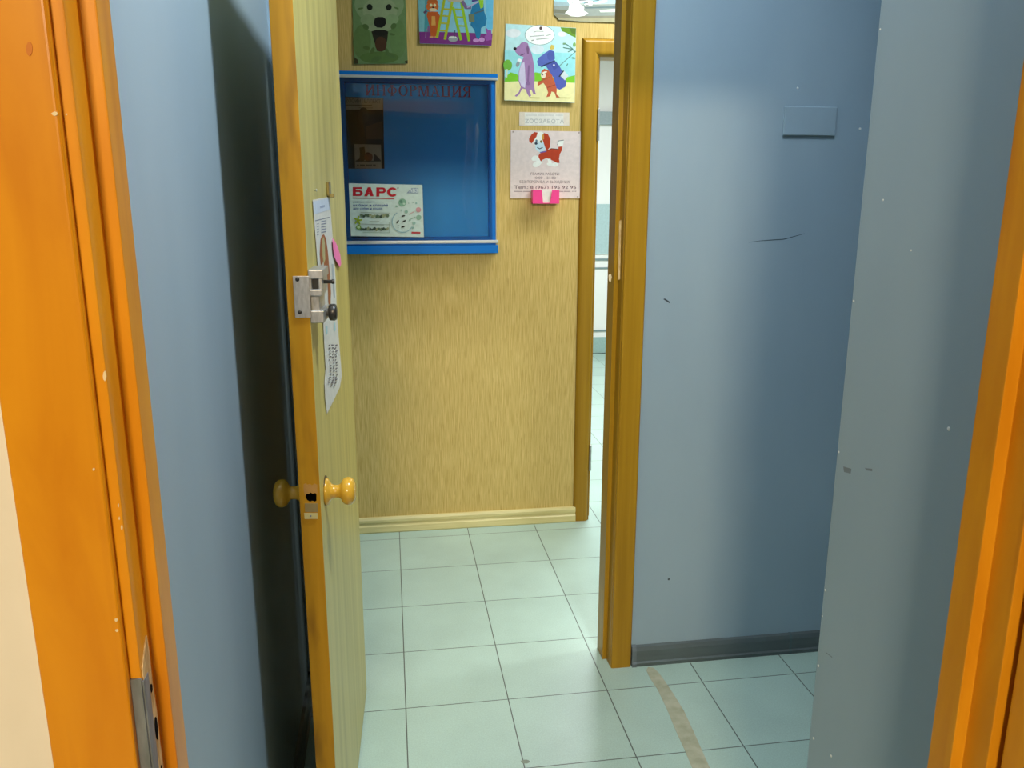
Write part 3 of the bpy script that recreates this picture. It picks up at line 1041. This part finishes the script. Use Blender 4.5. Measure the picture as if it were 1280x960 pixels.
ad.line([(250, 752), (606, 756), (606, 620)], 6, (140, 160, 140))
ad.ell(195, 682, 34, 32, (120, 158, 60))
ad.ell(195, 682, 20, 18, (196, 216, 170))
for a in range(5):
    t = math.radians(a * 72 - 80)
    ad.line([(188, 592), (188 + 52 * math.cos(t), 592 + 56 * math.sin(t))], 22, (150, 172, 48))
o = ad.build('advert_card')
tag(o, 'white pet medicine advert card with bold red lettering low on the blue board', 'advert card')

# ------------------------------------------------------------------ pictures on the papered wall
WY = YC - .0006
GP = 'animal pictures stuck on the papered wall'
# 1 white dog photograph
a = Art(WY, .003).frame(430, 0, .09372)
a.sheet([(105, -150), (815, -150), (850, 850), (135, 858)], (104, 132, 84))
for x, y, rx, ry, c_ in ((470, 60, 330, 260, (128, 150, 108)), (480, 150, 230, 190, (142, 158, 120)), (240, 560, 120, 230, (92, 118, 66)), (720, 520, 110, 260, (98, 128, 76)),
                         (470, 330, 190, 110, (138, 152, 116)), (640, 260, 90, 70, (130, 154, 110)), (320, 270, 100, 80, (128, 148, 106)), (470, 770, 260, 80, (84, 112, 56))):
    a.ell(x, y, rx, ry, c_)
for x, y, rx, ry, c_, r in ((290, 360, 46, 34, (58, 82, 34), 40), (660, 350, 44, 34, (60, 86, 38), -50), (300, 640, 46, 24, (62, 84, 30), 10), (430, 790, 70, 34, (62, 88, 38), -20),
                            (620, 740, 80, 28, (66, 94, 44), 30), (640, 460, 40, 16, (60, 86, 40), 10), (380, 680, 26, 50, (62, 84, 32), 20), (575, 690, 22, 50, (66, 92, 42), -20)):
    a.ell(x, y, rx, ry, tuple(int(v * .55 + w * .45) for v, w in zip(c_, (100, 126, 78))), r)
a.poly([(365, 420), (430, 400), (540, 400), (590, 420), (580, 520), (550, 670), (500, 690), (440, 680), (405, 560)], (36, 34, 20))
a.ell(492, 590, 78, 100, (70, 44, 24))
a.ell(490, 440, 100, 40, (22, 22, 14))
a.poly([(398, 300), (410, 250), (450, 228), (520, 228), (555, 255), (562, 310), (540, 350), (500, 372), (440, 368), (408, 340)], (14, 16, 12))
a.ell(342, 96, 38, 42, (18, 24, 12), -15)
a.ell(598, 98, 38, 42, (18, 24, 12), 15)
a.ell(220, 115, 40, 12, (88, 112, 62), -10)
a.ell(700, 110, 34, 12, (88, 116, 64), 20)
a.poly([(140, 765), (185, 800), (190, 850), (140, 855)], (58, 52, 22))
a.poly([(810, 815), (850, 805), (850, 850), (820, 850)], (58, 58, 28))
tag(a.build('dog_photo'), 'greenish close-up photo of a white dog face, above the blue board', 'picture', GP)

# 2 cartoon of two animals painting by a yellow stepladder
a = Art(WY, .006).frame(520, 0, .078125)
a.sheet([(30, -130), (1245, -130), (1205, 738), (60, 700)], (128, 186, 206))
a.poly([(36, -120), (150, -120), (150, 515), (50, 512)], (112, 170, 178))
a.poly([(150, -120), (215, -120), (225, 515), (130, 512)], (66, 140, 150))
a.poly([(1120, -120), (1240, -120), (1225, 470), (1130, 470)], (96, 176, 214))
a.poly([(52, 512), (520, 518), (900, 530), (1140, 545), (1222, 540), (1205, 735), (62, 697)], (118, 44, 122))
a.ell(262, 40, 88, 60, (176, 92, 34))
a.poly([(185, 190), (345, 190), (385, 260), (345, 500), (330, 590), (235, 590), (215, 420), (170, 250)], (182, 84, 26))
a.ell(262, 110, 100, 78, (190, 96, 34))
a.poly([(250, 260), (305, 260), (315, 410), (245, 410)], (206, 150, 72))
a.ell(270, 158, 60, 26, (214, 196, 160))
a.ell(240, 85, 22, 24, (216, 206, 160))
a.ell(298, 85, 22, 24, (216, 206, 160))
a.ell(274, 122, 17, 12, (24, 18, 14))
a.line([(165, 180), (130, 205)], 36, (92, 66, 92))
a.ell(245, 596, 34, 14, (206, 146, 104))
a.ell(322, 596, 30, 14, (206, 146, 104))
a.line([(200, 430), (160, 500), (152, 610)], 12, (150, 120, 160))
a.line([(205, 430), (205, 510)], 40, (126, 84, 130))
for q in ((452, 0, 336, 600), (585, 0, 462, 630)):
    a.line([(q[0], q[1]), (q[2], q[3])], 42, (160, 174, 30))
for q in ((592, 120, 716, 640), (716, 0, 846, 655)):
    a.line([(q[0], q[1]), (q[2], q[3])], 42, (140, 182, 26))
for x0, x1, y in ((440, 560, 145), (415, 535, 255), (395, 515, 372), (375, 495, 490)):
    a.line([(x0, y), (x1, y + 8)], 26, (170, 172, 44))
for x0, x1, y in ((600, 730, 150), (635, 760, 275), (670, 790, 415)):
    a.line([(x0, y), (x1, y + 6)], 26, (150, 178, 60))
a.line([(520, 0), (760, 20)], 50, (176, 170, 150))
a.poly([(870, 210), (900, 100), (1000, 20), (1080, 60), (1090, 190), (1130, 300), (1110, 410), (1040, 450), (1030, 560), (1010, 640), (960, 600), (930, 480), (870, 400), (890, 280)], (22, 112, 158))
a.poly([(1000, 0), (1080, 0), (1075, 120), (1030, 140)], (140, 190, 36))
a.poly([(900, -60), (1000, -60), (1000, 10), (890, 40)], (70, 60, 130))
a.line([(740, 30), (800, 120), (870, 120)], 56, (112, 92, 132))
a.line([(820, 120), (1000, 30)], 22, (168, 160, 196))
a.poly([(838, 235), (930, 225), (935, 350), (850, 360)], (104, 116, 92))
a.line([(935, 215), (1080, 170)], 20, (70, 92, 100))
a.ell(960, 652, 52, 30, (192, 140, 200))
a.ell(1050, 640, 46, 36, (192, 140, 200))
a.poly([(1110, 440), (1150, 480), (1200, 490), (1210, 640), (1120, 660), (1090, 590), (1130, 540)], (146, 76, 160))
a.ell(592, 628, 78, 46, (150, 156, 160))
a.ell(585, 600, 62, 18, (214, 218, 212))
a.line([(610, 600), (622, 490)], 12, (70, 70, 100))
tag(a.build('painting_card'), 'cartoon card of animals beside a yellow stepladder, cut by the top of the photo', 'picture', GP)

# 3 cartoon of a purple dog and an orange animal with a rucksack
a = Art(WY, .010).frame(620, 20, .1198)
a.sheet([(100, 80), (835, 125), (815, 908), (82, 882)], (186, 226, 232))
a.poly([(90, 360), (826, 390), (820, 700), (86, 690)], (150, 218, 226))
a.ell(180, 180, 78, 46, (222, 228, 234))
a.ell(690, 190, 44, 28, (222, 236, 236))
a.ell(430, 350, 70, 50, (212, 226, 236))
a.poly([(92, 640), (150, 590), (215, 610), (260, 650), (330, 620), (410, 590), (470, 600), (540, 640), (640, 650), (740, 640), (820, 620), (818, 715), (85, 700)], (122, 196, 44))
a.poly([(85, 690), (300, 680), (560, 690), (818, 700), (815, 905), (83, 880)], (240, 232, 172))
a.ell(120, 515, 46, 58, (112, 178, 62))
a.line([(112, 560), (106, 640)], 18, (206, 220, 196))
a.poly([(672, 118), (834, 128), (830, 228), (780, 205), (740, 180), (690, 160)], (98, 142, 28))
a.poly([(760, 124), (834, 128), (830, 200), (790, 180)], (80, 112, 28))
a.ell(455, 200, 156, 106, (98, 136, 140))
a.ell(455, 200, 151, 101, (244, 248, 246))
a.ell(466, 128, 15, 18, (86, 66, 70))
a.line([(395, 168), (420, 160), (495, 162)], 6, (150, 150, 150))
a.line([(355, 215), (500, 203)], 9, (168, 168, 170))
a.line([(525, 205), (570, 195)], 8, (150, 156, 150))
a.line([(370, 258), (395, 252)], 8, (140, 144, 140))
a.line([(420, 245), (480, 240), (555, 232)], 8, (156, 160, 156))
# purple dog
a.poly([(190, 345), (240, 310), (262, 280), (295, 270), (330, 285), (345, 330), (372, 400), (392, 500), (400, 640), (395, 740), (405, 800), (415, 822), (385, 815), (365, 770), (345, 775), (362, 835), (345, 850),
        (320, 810), (305, 765), (270, 760), (240, 820), (210, 845), (190, 838), (232, 800), (255, 745), (232, 680), (235, 580), (262, 490), (285, 430), (230, 410), (200, 375)], (160, 122, 172))
a.poly([(292, 480), (300, 560), (305, 700), (300, 755), (262, 735), (236, 670), (240, 580), (262, 500)], (206, 198, 226))
a.poly([(325, 300), (342, 340), (340, 400), (322, 395), (315, 340)], (120, 84, 128))
a.line([(340, 520), (330, 690)], 18, (132, 96, 146))
a.ell(330, 705, 22, 20, (140, 104, 154))
a.ell(196, 342, 17, 15, (22, 20, 28))
a.line([(250, 415), (298, 395)], 7, (70, 48, 80))
a.ell(242, 465, 22, 18, (240, 240, 246))
a.ell(225, 505, 18, 30, (142, 152, 160), 20)
# rucksack
a.line([(830, 370), (640, 540), (560, 620)], 9, (110, 150, 150))
a.poly([(425, 480), (440, 440), (520, 380), (560, 355), (605, 370), (612, 440), (600, 470), (480, 535), (440, 520)], (84, 102, 182))
a.poly([(530, 400), (560, 362), (605, 372), (612, 450), (560, 470), (535, 450)], (72, 88, 168))
a.poly([(515, 520), (610, 470), (650, 510), (690, 580), (730, 690), (720, 740), (660, 772), (620, 755), (600, 650), (560, 590)], (78, 92, 176))
a.poly([(562, 490), (625, 475), (655, 530), (600, 570)], (66, 80, 160))
a.line([(470, 530), (610, 470)], 14, (40, 50, 100))
a.poly([(665, 625), (705, 570), (752, 625), (715, 675)], (204, 214, 220))
a.line([(655, 635), (700, 575)], 14, (40, 44, 70))
a.poly([(560, 340), (575, 300), (610, 310), (605, 345), (575, 355)], (206, 184, 84))
a.ell(601, 514, 10, 9, (220, 224, 240))
# orange animal
a.poly([(470, 580), (500, 552), (545, 570), (580, 620), (612, 700), (630, 770), (625, 820), (660, 850), (625, 855), (605, 800), (575, 790), (560, 840), (520, 850), (540, 800), (520, 740), (490, 700), (430, 735), (432, 690),
        (480, 670), (465, 620)], (194, 92, 58))
a.ell(490, 622, 26, 30, (236, 220, 200))
a.ell(480, 612, 9, 11, (40, 70, 90))
a.ell(505, 590, 24, 9, (240, 232, 214), -15)
a.line([(440, 690), (560, 640)], 9, (150, 98, 40))
a.line([(530, 750), (615, 720)], 8, (150, 60, 34))
a.line([(350, 855), (450, 858)], 9, (170, 164, 90))
a.line([(640, 855), (770, 858)], 9, (190, 180, 110))
for q in (((700, 330), (800, 350), (826, 378)), ((700, 285), (740, 300), (800, 345)), ((750, 375), (790, 358)), ((735, 520), (745, 500))):
    a.line(q, 9, (84, 128, 116))
a.ell(815, 300, 15, 24, (120, 166, 96))
a.ell(712, 290, 18, 9, (120, 160, 120), -10)
a.ell(806, 440, 20, 9, (120, 160, 140), 10)
tag(a.build('hiking_card'), 'cartoon card of a tall purple dog and an orange animal with a blue rucksack', 'picture', GP)

# 4 white animal on weathered boards, mostly above the photo
a = Art(WY, .004).frame(680, 0, .078125)
a.sheet([(158, -420), (1300, -420), (1310, 375), (1130, 362), (560, 345), (230, 320), (212, 285), (162, 240)], (176, 186, 180))
a.poly([(160, -410), (1298, -410), (1304, 60), (700, 60), (400, 40), (160, 30)], (164, 214, 232))
a.poly([(162, 22), (420, 30), (400, 110), (162, 100)], (152, 176, 184))
a.poly([(162, 100), (1304, 60), (1308, 250), (250, 270), (164, 236)], (140, 148, 142))
a.poly([(164, 150), (400, 165), (360, 220), (166, 215)], (116, 116, 100))
a.poly([(640, 120), (1306, 90), (1308, 130), (660, 140)], (96, 116, 118))
a.poly([(880, 165), (1306, 130), (1307, 190), (900, 200)], (212, 220, 206))
a.poly([(164, 225), (340, 240), (700, 260), (1309, 250), (1309, 300), (240, 310), (200, 280)], (132, 128, 108))
a.poly([(225, 285), (520, 300), (1309, 290), (1310, 372), (1130, 360), (560, 343), (232, 318)], (164, 158, 126))
a.poly([(360, -200), (660, -200), (620, 20), (560, 60), (640, 120), (630, 170), (705, 215), (640, 255), (540, 272), (430, 262), (330, 212), (385, 165), (405, 70), (370, 20)], (244, 248, 246))
a.ell(452, 40, 14, 18, (196, 206, 200))
for q in (((560, 40), (640, 20), (720, 30)), ((650, 70), (740, 30), (830, 50), (1000, 20)), ((700, 60), (760, 85))):
    a.line(q, 36, (236, 242, 242))
for q in (((560, 10), (700, 0)), ((780, 20), (880, 5)), ((640, 55), (700, 45))):
    a.line(q, 14, (92, 106, 108))
tag(a.build('snow_photo'), 'photo of a white animal on grey boards over the far door frame', 'picture', GP)

# 5 narrow printed strip
a = Art(WY).frame(645, 135, 70 / 1280)
a.sheet([(75, 90), (1220, 105), (1220, 405), (75, 405)], (226, 212, 198))
a.poly([(200, 110), (1085, 120), (1085, 395), (200, 385)], (230, 226, 220))
for x0_, x1_ in ((225, 470), (510, 640), (660, 860), (910, 1070)):
    a.line([(x0_, 165), (x1_, 167)], 30, (212, 208, 204))
a.text('ZООЗАБОТА', 205, 340, 1095, 88, (172, 170, 174))
tag(a.build('paper_strip'), 'narrow pale paper strip with one grey word above the puppy notice', 'paper strip')

# 6 opening-hours notice with a puppy
a = Art(WY, .002).frame(625, 130, .1459)
a.sheet([(92, 225), (692, 235), (682, 808), (88, 808)], (228, 210, 208))
RED, WHT = (186, 62, 30), (240, 240, 236)
a.poly([(530, 365), (500, 360), (488, 340), (500, 312), (548, 308), (545, 330), (536, 360)], WHT)
a.line([(492, 350), (500, 316), (546, 310)], 5, (70, 80, 80))
a.poly([(330, 440), (350, 415), (400, 400), (440, 382), (500, 390), (500, 368), (535, 362), (528, 400), (512, 430), (505, 470), (510, 505), (490, 505), (440, 480), (400, 462), (360, 480), (345, 500), (328, 480)], RED)
a.line([(400, 400), (440, 382), (500, 388)], 6, (90, 40, 30))
a.ell(300, 465, 32, 22, WHT, -20)
a.ell(312, 515, 34, 24, WHT, -25)
a.ell(430, 518, 30, 15, WHT, 15)
a.ell(470, 520, 28, 17, WHT, -5)
a.line([(330, 470), (310, 480)], 30, WHT)
a.line([(345, 495), (325, 515)], 34, WHT)
a.line([(420, 475), (430, 510)], 26, WHT)
a.ell(345, 320, 52, 84, WHT)
a.ell(345, 365, 44, 46, (200, 222, 236))
a.poly([(322, 245), (296, 240), (268, 262), (248, 300), (250, 322), (272, 338), (290, 310), (312, 280)], RED)
a.poly([(375, 248), (410, 258), (432, 300), (428, 370), (402, 400), (386, 372), (372, 330), (358, 290)], RED)
a.poly([(358, 262), (374, 260), (378, 300), (360, 310)], (206, 150, 70))
a.ell(308, 338, 13, 11, (50, 60, 78))
a.ell(312, 316, 9, 12, (90, 120, 140))
a.ell(352, 322, 10, 12, (120, 110, 60))
a.line([(318, 372), (340, 384), (365, 372)], 7, (60, 66, 84))
a.line([(345, 415), (395, 405)], 10, (110, 90, 170))
TX = (134, 110, 116)
a.text('ГРАФИК РАБОТЫ', 262, 609, 506, 20, TX, .006)
a.text('10:00 - 21:00', 290, 642, 478, 20, TX, .006)
a.text('БЕЗ ПЕРЕРЫВА И ВЫХОДНЫХ', 168, 677, 596, 21, TX, .006)
a.text('Тел.: 8 (967) 195 92 95', 122, 726, 650, 27, (118, 94, 102), .008)
for x0_, x1_ in ((120, 190), (198, 258), (360, 412), (480, 540), (548, 600), (618, 626), (640, 650)):
    a.line([(x0_, 748), (x1_, 748.5)], 7, (166, 146, 150))
for x, y in ((112, 238), (676, 246), (664, 795)):
    a.ell(x, y, 7, 7, (170, 150, 146), 0, 10)
tag(a.build('hours_notice'), 'pale pink opening hours notice with a red and white puppy drawing', 'notice')

# pink card holder and its cards
hx0, hx1 = hit(664.5, 245, 1, YC - .02).x, hit(697.5, 245, 1, YC - .02).x
hz0_, hz1_ = hit(680, 254.5, 1, YC - .035).z, hit(680, 237.5, 1, YC - .035).z
hold = empty('card_holder', ((hx0 + hx1) / 2, YC, hz0_))
tag(hold, 'small hot pink plastic card holder fixed under the puppy notice', 'card holder')
y0_, y1_ = YC - .044, YC - .004
g = MB()
g.box(hx0, hx1, y1_ - .003, y1_, hz0_, hz1_)
g.box(hx0, hx1, y0_, y1_, hz0_, hz0_ + .003)
g.box(hx0, hx0 + .003, y0_, y1_, hz0_, hz1_)
g.box(hx1 - .003, hx1, y0_, y1_, hz0_, hz1_)
at_parent(g.bevel(.0008).build('tray', M['pink'], hold), hold)
w = hx1 - hx0
for a_, c_, t_ in ((hx0, hx0 + w * .36, .8), (hx1 - w * .31, hx1, -.8)):
    pts = [(a_, y0_, hz0_), (c_ + (.004 if t_ > 0 else 0), y0_, hz0_), (c_ - (.002 if t_ > 0 else 0), y0_, hz1_), (a_ + (.004 if t_ < 0 else 0), y0_, hz1_)]
    if t_ < 0:
        pts[0] = (a_ - .004, y0_, hz0_)
    at_parent(MB().prism(pts, (0, -.003, 0)).bevel(.0006).build('front_lip', M['pink'], hold), hold)
cs = MB().box(hx0 + .006, hx1 - .006, y0_ + .004, y0_ + .022, hz0_ + .0034, hz1_ + .004).build('business_cards', ink((236, 226, 222)))
tag(cs, 'stack of white cards held in the pink card holder', 'cards')
